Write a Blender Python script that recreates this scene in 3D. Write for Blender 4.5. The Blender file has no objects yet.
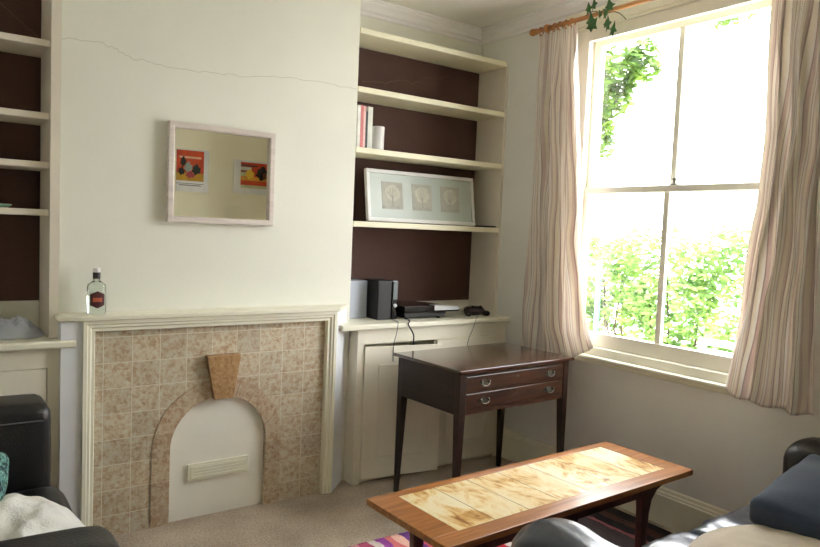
import bpy, bmesh, math, random
from mathutils import Vector, Matrix, noise
PI = math.pi
SC = bpy.context.scene
COL = SC.collection

# ------------------------------------------------------------------ materials
def srgb(r, g, b):
    f = lambda c: (c/255/12.92) if c/255 <= 0.04045 else ((c/255+0.055)/1.055)**2.4
    return (f(r), f(g), f(b), 1.0)

def mat_new(name):
    m = bpy.data.materials.new(name); m.use_nodes = True
    nt = m.node_tree
    bs = nt.nodes['Principled BSDF']
    return m, nt, bs

def ramp(nt, stops, interp='LINEAR'):
    r = nt.nodes.new('ShaderNodeValToRGB'); cr = r.color_ramp; cr.interpolation = interp
    while len(cr.elements) > 1: cr.elements.remove(cr.elements[-1])
    cr.elements[0].position = stops[0][0]; cr.elements[0].color = stops[0][1]
    for p, c in stops[1:]:
        e = cr.elements.new(p); e.color = c
    return r

def simple(name, col, rough=.5, metal=0., var=.06, scale=6., bump=0., bscale=200., spec=.5, coat=0., sheen=0.):
    """painted / moulded surface with a faint uneven tone and an optional fine bump"""
    m, nt, bs = mat_new(name)
    tc = nt.nodes.new('ShaderNodeTexCoord')
    n = nt.nodes.new('ShaderNodeTexNoise'); n.inputs['Scale'].default_value = scale; n.inputs['Detail'].default_value = 4
    nt.links.new(tc.outputs['Object'], n.inputs['Vector'])
    lo = tuple(c*(1-var) for c in col[:3])+(1,); hi = tuple(min(1, c*(1+var)) for c in col[:3])+(1,)
    r = ramp(nt, [(.3, lo), (.7, hi)])
    nt.links.new(n.outputs['Fac'], r.inputs['Fac']); nt.links.new(r.outputs['Color'], bs.inputs['Base Color'])
    bs.inputs['Roughness'].default_value = rough; bs.inputs['Metallic'].default_value = metal
    bs.inputs['Specular IOR Level'].default_value = spec
    bs.inputs['Coat Weight'].default_value = coat
    bs.inputs['Sheen Weight'].default_value = sheen
    if bump:
        b = nt.nodes.new('ShaderNodeTexNoise'); b.inputs['Scale'].default_value = bscale; b.inputs['Detail'].default_value = 3
        nt.links.new(tc.outputs['Object'], b.inputs['Vector'])
        bp = nt.nodes.new('ShaderNodeBump'); bp.inputs['Strength'].default_value = bump; bp.inputs['Distance'].default_value = .004
        nt.links.new(b.outputs['Fac'], bp.inputs['Height']); nt.links.new(bp.outputs['Normal'], bs.inputs['Normal'])
    return m

def wood(name, dark, light, axis='X', rough=.3, scale=1., coat=.3):
    m, nt, bs = mat_new(name)
    tc = nt.nodes.new('ShaderNodeTexCoord'); mp = nt.nodes.new('ShaderNodeMapping')
    s = {'X': (1.2, 14, 14), 'Y': (14, 1.2, 14), 'Z': (14, 14, 1.2)}[axis]
    mp.inputs['Scale'].default_value = tuple(v*scale for v in s)
    nt.links.new(tc.outputs['Object'], mp.inputs['Vector'])
    n = nt.nodes.new('ShaderNodeTexNoise'); n.inputs['Scale'].default_value = 3; n.inputs['Detail'].default_value = 6; n.inputs['Distortion'].default_value = .6
    nt.links.new(mp.outputs['Vector'], n.inputs['Vector'])
    r = ramp(nt, [(.3, dark), (.7, light)])
    nt.links.new(n.outputs['Fac'], r.inputs['Fac']); nt.links.new(r.outputs['Color'], bs.inputs['Base Color'])
    bs.inputs['Roughness'].default_value = rough; bs.inputs['Coat Weight'].default_value = coat; bs.inputs['Coat Roughness'].default_value = .2
    return m

M = {}
M['wall'] = simple('wall_paint', srgb(229, 229, 218), .75, var=.03, scale=2.2, bump=.12, bscale=60)
M['wall_grey'] = simple('window_wall_paint', srgb(230, 229, 224), .75, var=.03, scale=2.2, bump=.2, bscale=60)
M['wall_back'] = simple('yellow_cream_paint', srgb(246, 241, 218), .8, var=.03, scale=2)
M['ceiling'] = simple('ceiling_paint', srgb(232, 230, 224), .85, var=.02, scale=2)
M['cornice'] = simple('cornice_paint', srgb(240, 237, 238), .7, var=.005)
M['trim'] = simple('cream_gloss_paint', srgb(234, 231, 212), .45, var=.03, scale=5)
M['shelfpaint'] = simple('shelf_paint', srgb(234, 229, 202), .5, var=.03, scale=5)
M['cheek'] = simple('alcove_side_paint', srgb(224, 216, 202), .7, var=.03)
M['cup'] = simple('cupboard_paint', srgb(232, 227, 210), .55, var=.04, scale=4)
M['splay'] = simple('white_paint_bluish_shade', srgb(226, 228, 232), .6, var=.03, scale=4)  # white paint with the bluish shade of the surround's sides mixed in
M['brown'] = simple('dark_brown_paint', srgb(80, 54, 46), .8, var=.12, scale=2.5, bump=.3, bscale=50)
M['crack'] = simple('crack_line', srgb(176, 170, 154), .9)
M['crack_light'] = simple('crack_line_pale', srgb(118, 92, 82), .9)
M['board'] = simple('fireplace_board_paint', srgb(238, 235, 224), .6, var=.03, scale=5)
M['window_paint'] = simple('window_paint', srgb(236, 232, 218), .4, var=.03)
M['mahogany'] = wood('mahogany', srgb(32, 14, 8), srgb(80, 42, 24), 'X', .16, coat=.8)
M['mahogany_side_shade'] = wood('mahogany_side_shade', srgb(22, 12, 9), srgb(44, 24, 18), 'Y', .5, coat=.05)  # darker copy of the mahogany: shade on the desk sides put into colour
M['mahogany_front'] = wood('mahogany_drawer', srgb(38, 20, 12), srgb(74, 42, 24), 'X', .35, coat=.3)
M['mahogany_leg'] = wood('mahogany_leg', srgb(26, 14, 10), srgb(50, 28, 20), 'Z', .4, coat=.2)
M['teak'] = wood('teak', srgb(132, 80, 36), srgb(180, 118, 60), 'X', .34, coat=.35)
M['teak_leg'] = wood('teak_leg', srgb(54, 24, 18), srgb(92, 44, 30), 'Z', .35, coat=.3)
M['pole'] = wood('orange_pine', srgb(176, 112, 60), srgb(214, 152, 92), 'Y', .4)
M['brass'] = simple('aged_metal', srgb(96, 94, 82), .45, metal=.8, var=.15, scale=80)
M['leather'] = simple('black_leather', srgb(20, 20, 22), .38, var=.2, scale=12, bump=.35, bscale=140, spec=.5)
M['leather_skylit'] = simple('black_leather_skylit', srgb(26, 38, 56), .30, var=.25, scale=9, bump=.35, bscale=24, spec=.9, coat=.15)  # black leather, with the blue of sky reflections put into its colour
M['navy'] = simple('navy_cotton', srgb(42, 56, 78), .85, var=.12, scale=8, bump=.4, bscale=220, sheen=.3)
M['white_cloth'] = simple('white_cotton', srgb(226, 226, 220), .9, var=.03, bump=.5, bscale=120, sheen=.3)
M['beige_cloth'] = simple('beige_wool', srgb(206, 190, 168), .95, var=.06, scale=20, bump=.7, bscale=160, sheen=.4)
M['black_plastic'] = simple('black_plastic', srgb(8, 8, 9), .12, var=.1)
M['black_matte'] = simple('matt_black_plastic', srgb(15, 15, 17), .5, var=.1)
M['grey_plastic'] = simple('silver_grey_plastic', srgb(98, 108, 110), .4, var=.05)
M['silver'] = simple('silver_plastic', srgb(205, 208, 212), .3)
M['white_plastic'] = simple('white_plastic', srgb(172, 178, 190), .4)
M['white_ceramic'] = simple('white_ceramic', srgb(216, 214, 214), .3)
M['frame_wash'] = wood('whitewashed_wood', srgb(205, 194, 188), srgb(224, 214, 206), 'X', .6, coat=0)
M['frame_white'] = simple('white_lacquer', srgb(226, 226, 226), .4)
M['leaf'] = simple('ivy_leaf', srgb(48, 96, 38), .45, var=.3, scale=30)
M['soil_pot'] = simple('dark_bark', srgb(70, 56, 44), .9)
M['paving'] = simple('pale_gravel', srgb(200, 196, 186), .9, var=.1, scale=3)
M['teal_post'] = simple('pale_teal_paint', srgb(70, 140, 125), .6)
M['garden_white'] = simple('white_garden_paint', srgb(225, 225, 220), .7)
M['green_dish'] = simple('pale_green_glass', srgb(130, 170, 140), .3)
M['purple'] = simple('dark_purple_plastic', srgb(34, 18, 22), .35)

def foliage_mat(name, a, b):
    m, nt, bs = mat_new(name)
    oi = nt.nodes.new('ShaderNodeTexCoord'); n = nt.nodes.new('ShaderNodeTexNoise'); n.inputs['Scale'].default_value = 5; n.inputs['Detail'].default_value = 3
    nt.links.new(oi.outputs['Object'], n.inputs['Vector'])
    r = ramp(nt, [(.35, a), (.65, b)]); nt.links.new(n.outputs['Fac'], r.inputs['Fac'])
    nt.links.new(r.outputs['Color'], bs.inputs['Base Color']); bs.inputs['Roughness'].default_value = .5
    tr = nt.nodes.new('ShaderNodeBsdfTranslucent'); nt.links.new(r.outputs['Color'], tr.inputs['Color'])
    mx = nt.nodes.new('ShaderNodeMixShader'); mx.inputs[0].default_value = .4
    out = nt.nodes['Material Output']
    nt.links.new(bs.outputs[0], mx.inputs[1]); nt.links.new(tr.outputs[0], mx.inputs[2]); nt.links.new(mx.outputs[0], out.inputs['Surface'])
    return m
M['bush'] = foliage_mat('bush_leaves', srgb(74, 112, 48), srgb(150, 182, 92))
M['tree'] = foliage_mat('tree_leaves', srgb(46, 76, 24), srgb(112, 146, 52))

# carpet
m, nt, bs = mat_new('beige_carpet'); M['carpet'] = m
tc = nt.nodes.new('ShaderNodeTexCoord')
n1 = nt.nodes.new('ShaderNodeTexNoise'); n1.inputs['Scale'].default_value = 90; n1.inputs['Detail'].default_value = 5
n2 = nt.nodes.new('ShaderNodeTexNoise'); n2.inputs['Scale'].default_value = 3; n2.inputs['Detail'].default_value = 3
mx = nt.nodes.new('ShaderNodeMath'); mx.operation = 'ADD'; mul = nt.nodes.new('ShaderNodeMath'); mul.operation = 'MULTIPLY'; mul.inputs[1].default_value = .5
for n_ in (n1, n2): nt.links.new(tc.outputs['Object'], n_.inputs['Vector'])
nt.links.new(n1.outputs['Fac'], mx.inputs[0]); nt.links.new(n2.outputs['Fac'], mx.inputs[1]); nt.links.new(mx.outputs[0], mul.inputs[0])
r = ramp(nt, [(.36, srgb(150, 134, 116)), (.64, srgb(198, 184, 164))]); nt.links.new(mul.outputs[0], r.inputs['Fac'])
nt.links.new(r.outputs['Color'], bs.inputs['Base Color']); bs.inputs['Roughness'].default_value = .95
bp = nt.nodes.new('ShaderNodeBump'); bp.inputs['Strength'].default_value = .6; bp.inputs['Distance'].default_value = .01
nt.links.new(n1.outputs['Fac'], bp.inputs['Height']); nt.links.new(bp.outputs['Normal'], bs.inputs['Normal'])

def mottled_tile(name, size, offx, offz, c_lo, c_mid, c_hi, grout, gw=.012, plane='XZ', seams=True):
    """mottled fireplace tile; grout lines on a square grid in the given plane"""
    m, nt, bs = mat_new(name)
    tc = nt.nodes.new('ShaderNodeTexCoord')
    n = nt.nodes.new('ShaderNodeTexNoise'); n.inputs['Scale'].default_value = 44; n.inputs['Detail'].default_value = 8; n.inputs['Roughness'].default_value = .75; n.inputs['Distortion'].default_value = .3
    nt.links.new(tc.outputs['Object'], n.inputs['Vector'])
    r = ramp(nt, [(.36, c_lo), (.5, c_mid), (.62, c_hi)]); nt.links.new(n.outputs['Fac'], r.inputs['Fac'])
    br = nt.nodes.new('ShaderNodeTexBrick'); br.offset = 0; br.inputs['Scale'].default_value = 1
    br.inputs['Brick Width'].default_value = size[0]; br.inputs['Row Height'].default_value = size[1]; br.inputs['Mortar Size'].default_value = .0022
    br.inputs['Mortar Smooth'].default_value = .3
    br.inputs['Color1'].default_value = (.88, .86, .84, 1); br.inputs['Color2'].default_value = (1.06, 1.04, 1.0, 1); br.inputs['Mortar'].default_value = (1, 1, 1, 1)
    sp = nt.nodes.new('ShaderNodeSeparateXYZ'); cb = nt.nodes.new('ShaderNodeCombineXYZ')
    nt.links.new(tc.outputs['Object'], sp.inputs[0])
    ax = nt.nodes.new('ShaderNodeMath'); ax.operation = 'SUBTRACT'; ax.inputs[1].default_value = offx
    az = nt.nodes.new('ShaderNodeMath'); az.operation = 'SUBTRACT'; az.inputs[1].default_value = offz
    nt.links.new(sp.outputs['X'], ax.inputs[0]); nt.links.new(sp.outputs['Z' if plane == 'XZ' else 'Y'], az.inputs[0])
    nt.links.new(ax.outputs[0], cb.inputs['X']); nt.links.new(az.outputs[0], cb.inputs['Y']); nt.links.new(cb.outputs[0], br.inputs['Vector'])
    mu = nt.nodes.new('ShaderNodeMix'); mu.data_type = 'RGBA'; mu.blend_type = 'MULTIPLY'; mu.inputs[0].default_value = 1
    nt.links.new(r.outputs['Color'], mu.inputs[6]); nt.links.new(br.outputs['Color'], mu.inputs[7])
    g = nt.nodes.new('ShaderNodeMix'); g.data_type = 'RGBA'
    if seams: nt.links.new(br.outputs['Fac'], g.inputs[0])
    else: g.inputs[0].default_value = 0
    nt.links.new(mu.outputs[2], g.inputs[6]); g.inputs[7].default_value = grout
    nt.links.new(g.outputs[2], bs.inputs['Base Color']); bs.inputs['Roughness'].default_value = .45
    return m
M['fire_tile'] = mottled_tile('mottled_fire_tile', (.1235, .1170), .662, -.02, srgb(168, 140, 112), srgb(198, 184, 160), srgb(206, 205, 190), srgb(214, 210, 194))
M['arch_tile'] = mottled_tile('mottled_arch_tile', (.1235, .1170), .662, -.02, srgb(160, 128, 102), srgb(192, 172, 146), srgb(200, 192, 172), srgb(200, 192, 172), seams=False)
M['keystone'] = mottled_tile('keystone_tile', (1, 1), -5, -5, srgb(136, 100, 62), srgb(172, 136, 94), srgb(186, 158, 118), srgb(190, 180, 160), seams=False)
M['grout'] = simple('grout', srgb(200, 192, 172), .8)

# coffee table tile: pale and ochre leaf-veined squares
m, nt, bs = mat_new('glazed_table_tile'); M['table_tile'] = m
tc = nt.nodes.new('ShaderNodeTexCoord'); sp = nt.nodes.new('ShaderNodeSeparateXYZ'); nt.links.new(tc.outputs['Object'], sp.inputs[0])
n = nt.nodes.new('ShaderNodeTexNoise'); n.inputs['Scale'].default_value = 7; n.inputs['Detail'].default_value = 9; n.inputs['Roughness'].default_value = .65; n.inputs['Distortion'].default_value = 2.0
mp = nt.nodes.new('ShaderNodeMapping'); mp.inputs['Scale'].default_value = (1.7, .8, 1); nt.links.new(tc.outputs['Object'], mp.inputs['Vector'])
nt.links.new(mp.outputs[0], n.inputs['Vector'])
n2 = nt.nodes.new('ShaderNodeTexNoise'); n2.inputs['Scale'].default_value = 5.0; n2.inputs['Detail'].default_value = 2
nt.links.new(tc.outputs['Object'], n2.inputs['Vector'])
add = nt.nodes.new('ShaderNodeMath'); add.operation = 'ADD'; nt.links.new(n.outputs['Fac'], add.inputs[0])
ms = nt.nodes.new('ShaderNodeMath'); ms.operation = 'MULTIPLY_ADD'; ms.inputs[1].default_value = .7; ms.inputs[2].default_value = -.35
nt.links.new(n2.outputs['Fac'], ms.inputs[0]); nt.links.new(ms.outputs[0], add.inputs[1])
r = ramp(nt, [(.27, srgb(150, 100, 48)), (.38, srgb(206, 164, 98)), (.47, srgb(232, 212, 164)), (.6, srgb(240, 234, 208))])
nt.links.new(add.outputs[0], r.inputs['Fac'])
br = nt.nodes.new('ShaderNodeTexBrick'); br.offset = 0; br.inputs['Scale'].default_value = 1
br.inputs['Brick Width'].default_value = 1.2/7; br.inputs['Row Height'].default_value = .4; br.inputs['Mortar Size'].default_value = .0018
br.inputs['Color1'].default_value = (.92, .82, .66, 1); br.inputs['Color2'].default_value = (1, 1, 1, 1)
a1 = nt.nodes.new('ShaderNodeMath'); a1.operation = 'SUBTRACT'; a1.inputs[1].default_value = 1.47; nt.links.new(sp.outputs['X'], a1.inputs[0])
a2 = nt.nodes.new('ShaderNodeMath'); a2.operation = 'SUBTRACT'; a2.inputs[1].default_value = 1.710; nt.links.new(sp.outputs['Y'], a2.inputs[0])
cb = nt.nodes.new('ShaderNodeCombineXYZ'); nt.links.new(a1.outputs[0], cb.inputs[0]); nt.links.new(a2.outputs[0], cb.inputs[1]); nt.links.new(cb.outputs[0], br.inputs['Vector'])
mu = nt.nodes.new('ShaderNodeMix'); mu.data_type = 'RGBA'; mu.blend_type = 'MULTIPLY'; mu.inputs[0].default_value = 1
nt.links.new(r.outputs['Color'], mu.inputs[6]); nt.links.new(br.outputs['Color'], mu.inputs[7])
g = nt.nodes.new('ShaderNodeMix'); g.data_type = 'RGBA'; nt.links.new(br.outputs['Fac'], g.inputs[0]); nt.links.new(mu.outputs[2], g.inputs[6]); g.inputs[7].default_value = srgb(110, 80, 50)
nt.links.new(g.outputs[2], bs.inputs['Base Color']); bs.inputs['Roughness'].default_value = .3; bs.inputs['Coat Weight'].default_value = .2

# curtain stripes driven by the cloth's own UV
m, nt, bs = mat_new('striped_curtain'); M['curtain'] = m
uv = nt.nodes.new('ShaderNodeTexCoord'); sp = nt.nodes.new('ShaderNodeSeparateXYZ'); nt.links.new(uv.outputs['UV'], sp.inputs[0])
fr = nt.nodes.new('ShaderNodeMath'); fr.operation = 'MULTIPLY'; fr.inputs[1].default_value = 6.0; nt.links.new(sp.outputs['X'], fr.inputs[0])
fc = nt.nodes.new('ShaderNodeMath'); fc.operation = 'FRACT'; nt.links.new(fr.outputs[0], fc.inputs[0])
cream = srgb(240, 233, 222); pink = srgb(222, 208, 202); taupe = srgb(190, 173, 167); white = srgb(242, 239, 234)
r = ramp(nt, [(0, cream), (.14, pink), (.22, taupe), (.27, cream), (.42, white), (.5, taupe), (.54, pink), (.68, cream), (.8, taupe), (.83, white), (.93, pink)], 'CONSTANT')
nt.links.new(fc.outputs[0], r.inputs['Fac']); nt.links.new(r.outputs['Color'], bs.inputs['Base Color'])
bs.inputs['Roughness'].default_value = .85; bs.inputs['Sheen Weight'].default_value = .3
tr = nt.nodes.new('ShaderNodeBsdfTranslucent'); nt.links.new(r.outputs['Color'], tr.inputs['Color'])
mx = nt.nodes.new('ShaderNodeMixShader'); mx.inputs[0].default_value = .35
nt.links.new(bs.outputs[0], mx.inputs[1]); nt.links.new(tr.outputs[0], mx.inputs[2]); nt.links.new(mx.outputs[0], nt.nodes['Material Output'].inputs['Surface'])

# striped woven rug
m, nt, bs = mat_new('woven_rag_rug'); M['rug'] = m
tc = nt.nodes.new('ShaderNodeTexCoord'); sp = nt.nodes.new('ShaderNodeSeparateXYZ'); nt.links.new(tc.outputs['Object'], sp.inputs[0])
n = nt.nodes.new('ShaderNodeTexNoise'); n.inputs['Scale'].default_value = 9; n.inputs['Detail'].default_value = 3
mp = nt.nodes.new('ShaderNodeMapping'); mp.inputs['Scale'].default_value = (3, .8, 1); nt.links.new(tc.outputs['Object'], mp.inputs['Vector']); nt.links.new(mp.outputs[0], n.inputs['Vector'])
ma = nt.nodes.new('ShaderNodeMath'); ma.operation = 'MULTIPLY_ADD'; ma.inputs[1].default_value = .05; nt.links.new(n.outputs['Fac'], ma.inputs[0])
m0 = nt.nodes.new('ShaderNodeMath'); m0.operation = 'MULTIPLY_ADD'; m0.inputs[1].default_value = 1/1.5; m0.inputs[2].default_value = -1.53/1.5-.025
nt.links.new(sp.outputs['X'], m0.inputs[0]); nt.links.new(m0.outputs[0], ma.inputs[2])
P_ = [(140, 80, 130), (222, 160, 165), (186, 80, 116), (230, 215, 205), (160, 70, 160), (225, 120, 120), (240, 190, 170), (120, 60, 140), (215, 90, 100), (236, 224, 214), (205, 130, 60), (60, 70, 70),
      (220, 120, 140), (70, 80, 150), (200, 40, 50), (225, 215, 205), (180, 60, 90)]
st = []
for i, c in enumerate(P_): st.append((i*.030, srgb(*c)))
st += [(.53, srgb(60, 50, 46)), (.58, srgb(96, 40, 44)), (.66, srgb(52, 46, 44)), (.72, srgb(110, 50, 56)), (.75, srgb(56, 44, 42)), (.84, srgb(132, 70, 72)), (.865, srgb(22, 18, 20)), (.91, srgb(84, 52, 48)), (.95, srgb(34, 26, 26))]
r = ramp(nt, st, 'CONSTANT'); nt.links.new(ma.outputs[0], r.inputs['Fac'])
nt.links.new(r.outputs['Color'], bs.inputs['Base Color']); bs.inputs['Roughness'].default_value = .95
w = nt.nodes.new('ShaderNodeTexNoise'); w.inputs['Scale'].default_value = 120; nt.links.new(tc.outputs['Object'], w.inputs['Vector'])
bp = nt.nodes.new('ShaderNodeBump'); bp.inputs['Strength'].default_value = .8; bp.inputs['Distance'].default_value = .01
nt.links.new(w.outputs['Fac'], bp.inputs['Height']); nt.links.new(bp.outputs['Normal'], bs.inputs['Normal'])

# teal patterned cushion
m, nt, bs = mat_new('teal_paisley'); M['teal'] = m
tc = nt.nodes.new('ShaderNodeTexCoord')
n = nt.nodes.new('ShaderNodeTexNoise'); n.inputs['Scale'].default_value = 22; n.inputs['Detail'].default_value = 2; n.inputs['Distortion'].default_value = 3
nt.links.new(tc.outputs['Object'], n.inputs['Vector'])
r = ramp(nt, [(.0, srgb(24, 40, 44)), (.44, srgb(40, 72, 74)), (.5, srgb(96, 150, 146)), (.57, srgb(60, 96, 70)), (.62, srgb(132, 176, 166))], 'CONSTANT')
nt.links.new(n.outputs['Fac'], r.inputs['Fac']); nt.links.new(r.outputs['Color'], bs.inputs['Base Color']); bs.inputs['Roughness'].default_value = .8

# glass: constant split of clear and mirror, the same for every ray
m, nt, bs = mat_new('clear_glass'); M['glass'] = m
nt.nodes.remove(bs)
t = nt.nodes.new('ShaderNodeBsdfTransparent'); gl = nt.nodes.new('ShaderNodeBsdfGlossy'); gl.inputs['Roughness'].default_value = .02
mx = nt.nodes.new('ShaderNodeMixShader'); mx.inputs[0].default_value = .04
nt.links.new(t.outputs[0], mx.inputs[1]); nt.links.new(gl.outputs[0], mx.inputs[2]); nt.links.new(mx.outputs[0], nt.nodes['Material Output'].inputs['Surface'])
m, nt, bs = mat_new('bottle_glass'); M['bottle_glass'] = m
bs.inputs['Base Color'].default_value = srgb(232, 240, 232); bs.inputs['Transmission Weight'].default_value = 1; bs.inputs['Roughness'].default_value = .03; bs.inputs['IOR'].default_value = 1.3
m, nt, bs = mat_new('mirror_glass'); M['mirror'] = m
bs.inputs['Base Color'].default_value = srgb(248, 248, 240); bs.inputs['Metallic'].default_value = 1; bs.inputs['Roughness'].default_value = .01

# ------------------------------------------------------------------ mesh helpers
class MB:
    def __init__(s): s.bm = bmesh.new()
    def box(s, x0, x1, y0, y1, z0, z1, rot=None, piv=None):
        vs = [s.bm.verts.new((x, y, z)) for z in (z0, z1) for y in (y0, y1) for x in (x0, x1)]
        for f in ((0, 2, 3, 1), (4, 5, 7, 6), (0, 1, 5, 4), (2, 6, 7, 3), (0, 4, 6, 2), (1, 3, 7, 5)):
            s.bm.faces.new([vs[i] for i in f])
        if rot is not None:
            p = Vector(piv or ((x0+x1)/2, (y0+y1)/2, (z0+z1)/2))
            for v in vs: v.co = rot @ (v.co-p)+p
        return s
    def prism(s, pts, axis, d0, d1):
        """extrude a closed 2D outline along an axis ('X','Y' or 'Z')"""
        def P(a, b, d): return {'X': (d, a, b), 'Y': (a, d, b), 'Z': (a, b, d)}[axis]
        a = [s.bm.verts.new(P(u, v, d0)) for u, v in pts]; b = [s.bm.verts.new(P(u, v, d1)) for u, v in pts]
        n = len(pts)
        s.bm.faces.new(a); s.bm.faces.new(b[::-1])
        for i in range(n): s.bm.faces.new((a[i], b[i], b[(i+1) % n], a[(i+1) % n]))
        return s
    def tube(s, pts, rad, n=10, caps=True):
        pts = [Vector(p) for p in pts]; rings = []
        for i, p in enumerate(pts):
            d = (pts[min(i+1, len(pts)-1)]-pts[max(i-1, 0)]).normalized()
            up = Vector((0, 0, 1)) if abs(d.z) < .9 else Vector((1, 0, 0))
            a = d.cross(up).normalized(); b = d.cross(a)
            r_ = rad[i] if isinstance(rad, (list, tuple)) else rad
            rings.append([s.bm.verts.new(p+r_*(math.cos(t)*a+math.sin(t)*b)) for t in [2*PI*k/n for k in range(n)]])
        for A, B in zip(rings, rings[1:]):
            for k in range(n): s.bm.faces.new((A[k], A[(k+1) % n], B[(k+1) % n], B[k]))
        if caps: s.bm.faces.new(rings[0][::-1]); s.bm.faces.new(rings[-1])
        return s
    def lathe(s, prof, c, n=24, axis='Z', sx=1., sy=1.):
        rings = []
        for r_, z in prof:
            ring = []
            for k in range(n):
                a = 2*PI*k/n; u, v = r_*math.cos(a)*sx, r_*math.sin(a)*sy
                q = {'Z': (u, v, z), 'Y': (u, z, v), 'X': (z, u, v)}[axis]
                ring.append(s.bm.verts.new(Vector(c)+Vector(q)))
            rings.append(ring)
        for A, B in zip(rings, rings[1:]):
            for k in range(n): s.bm.faces.new((A[k], A[(k+1) % n], B[(k+1) % n], B[k]))
        s.bm.faces.new(rings[0][::-1]); s.bm.faces.new(rings[-1])
        return s
    def soft(s, c, size, r, puff=(0, 0, 0), n=14, wr=0., ws=6., seed=0., rot=None, dips=()):
        """upholstered block: rounded edges, bulging faces and creases"""
        tmp = bmesh.new(); bmesh.ops.create_cube(tmp, size=2)
        bmesh.ops.subdivide_edges(tmp, edges=tmp.edges[:], cuts=n, use_grid_fill=True)
        h = Vector(size)/2
        for v in tmp.verts:
            u = Vector([math.sin(c_*PI/2) for c_ in v.co])
            p = Vector((u.x*h.x, u.y*h.y, u.z*h.z))
            q = Vector([max(-h[i]+r, min(h[i]-r, p[i])) for i in range(3)])
            d = p-q
            if d.length > 1e-9: p = q+d.normalized()*min(r, max(d.length, 0) if d.length < r else r)
            for i in range(3):
                j, k = (i+1) % 3, (i+2) % 3
                p[i] += puff[i]*u[i]*(1-u[j]**2)*(1-u[k]**2)
            if wr:
                w_ = Vector((p.x+seed, p.y*.5+seed, p.z))*ws
                nv = noise.noise(w_)+.5*noise.noise(w_*2.3)
                p += (d.normalized() if d.length > 1e-9 else Vector((0, 0, 1)))*wr*nv
            v.co = p
        me = bpy.data.meshes.new('t'); 
        M4 = Matrix.Translation(Vector(c)) @ (rot.to_4x4() if rot is not None else Matrix.Identity(4))
        tmp.transform(M4); tmp.to_mesh(me); tmp.free(); s.bm.from_mesh(me); bpy.data.meshes.remove(me)
        return s
    def xf(s, mtx): s.bm.transform(mtx); return s
    def build(s, name, mat, parent=None, bevel=0., smooth=False, seg=2, solid=0., sub=0):
        bmesh.ops.recalc_face_normals(s.bm, faces=s.bm.faces[:])
        me = bpy.data.meshes.new(name); s.bm.to_mesh(me); s.bm.free()
        o = bpy.data.objects.new(name, me); COL.objects.link(o)
        for mm in (mat if isinstance(mat, (list, tuple)) else [mat]): me.materials.append(mm)
        if smooth:
            for p in me.polygons: p.use_smooth = True
        if parent is not None: attach(o, parent)
        if solid:
            md = o.modifiers.new('Solidify', 'SOLIDIFY'); md.thickness = solid; md.offset = 0
        if bevel:
            md = o.modifiers.new('Bevel', 'BEVEL'); md.width = bevel; md.segments = seg; md.limit_method = 'ANGLE'; md.angle_limit = math.radians(40)
        if sub:
            md = o.modifiers.new('Subsurf', 'SUBSURF'); md.levels = sub; md.render_levels = sub
        return o

WORLD_LOC = {}
def attach(o, parent):
    """parts are modelled in room coordinates; keep them there when parented"""
    o.parent = parent
    o.matrix_parent_inverse = Matrix.Translation(-Vector(WORLD_LOC.get(parent.name, (0, 0, 0))))
def thing(name, loc, label, cat, group=None):
    e = bpy.data.objects.new(name, None); COL.objects.link(e); e.location = loc; e.empty_display_size = .05
    WORLD_LOC[e.name] = tuple(loc)
    e['label'] = label; e['category'] = cat
    if group: e['group'] = group
    return e
def tag(o, label, cat, group=None, kind=None):
    o['label'] = label; o['category'] = cat
    if group: o['group'] = group
    if kind: o['kind'] = kind
    return o
def struct(o): o['kind'] = 'structure'; return o

# ------------------------------------------------------------------ the room
XL, XW, YB, YF, ZC = -.65, 3.10, 3.61, -.22, 2.80
struct(MB().box(XL-.1, 3.4, YF-.1, YB+.1, -.12, 0).build('floor', M['carpet']))
struct(MB().box(XL-.1, 3.33, YF-.1, YB+.1, ZC, ZC+.1).build('ceiling', M['ceiling']))
struct(MB().box(XL-.1, 3.33, YB, YB+.1, 0, ZC).build('wall_back', M['wall']))
struct(MB().box(XL-.1, XL, YF-.1, YB, 0, ZC).build('wall_left', M['wall']))
struct(MB().box(XL, 3.33, YF-.1, YF, 0, ZC).build('wall_front', M['wall_back']))
# window wall, with its opening
OY0, OY1, OZ0, OZ1 = 1.515, 2.765, .770, 2.625
b = MB()
b.box(XW, 3.24, YF, OY0, 0, ZC).box(XW, 3.24, OY1, YB, 0, ZC).box(XW, 3.24, OY0, OY1, 0, OZ0).box(XW, 3.24, OY0, OY1, OZ1, ZC)
struct(b.build('wall_right', M['wall_grey']))
# chimney breast
BX0, BX1, BY = .49, 1.975, 3.33
wc = struct(MB().box(BX0, BX1, BY, YB, 0, ZC).build('wall_chimney', M['wall'], bevel=.006))
def crack(name, pts, y, mat, w, parent, seed):
    rnd = random.Random(seed); P = []
    for (x0, z0), (x1, z1) in zip(pts, pts[1:]):
        for k in range(6):
            t = k/6; P.append((x0+(x1-x0)*t, y, z0+(z1-z0)*t+rnd.uniform(-.006, .006)))
    P.append((pts[-1][0], y, pts[-1][1]))
    return MB().tube(P, w, 5).build(name, mat, parent)
crack('plaster_crack', [(.497, 2.207), (.65, 2.218), (.72, 2.200), (.775, 2.172), (.86, 2.172), (.93, 2.163), (1.119, 2.166), (1.294, 2.175), (1.564, 2.209), (1.799, 2.215), (1.97, 2.213)], BY, M['crack'], .0008, wc, 1)

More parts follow.
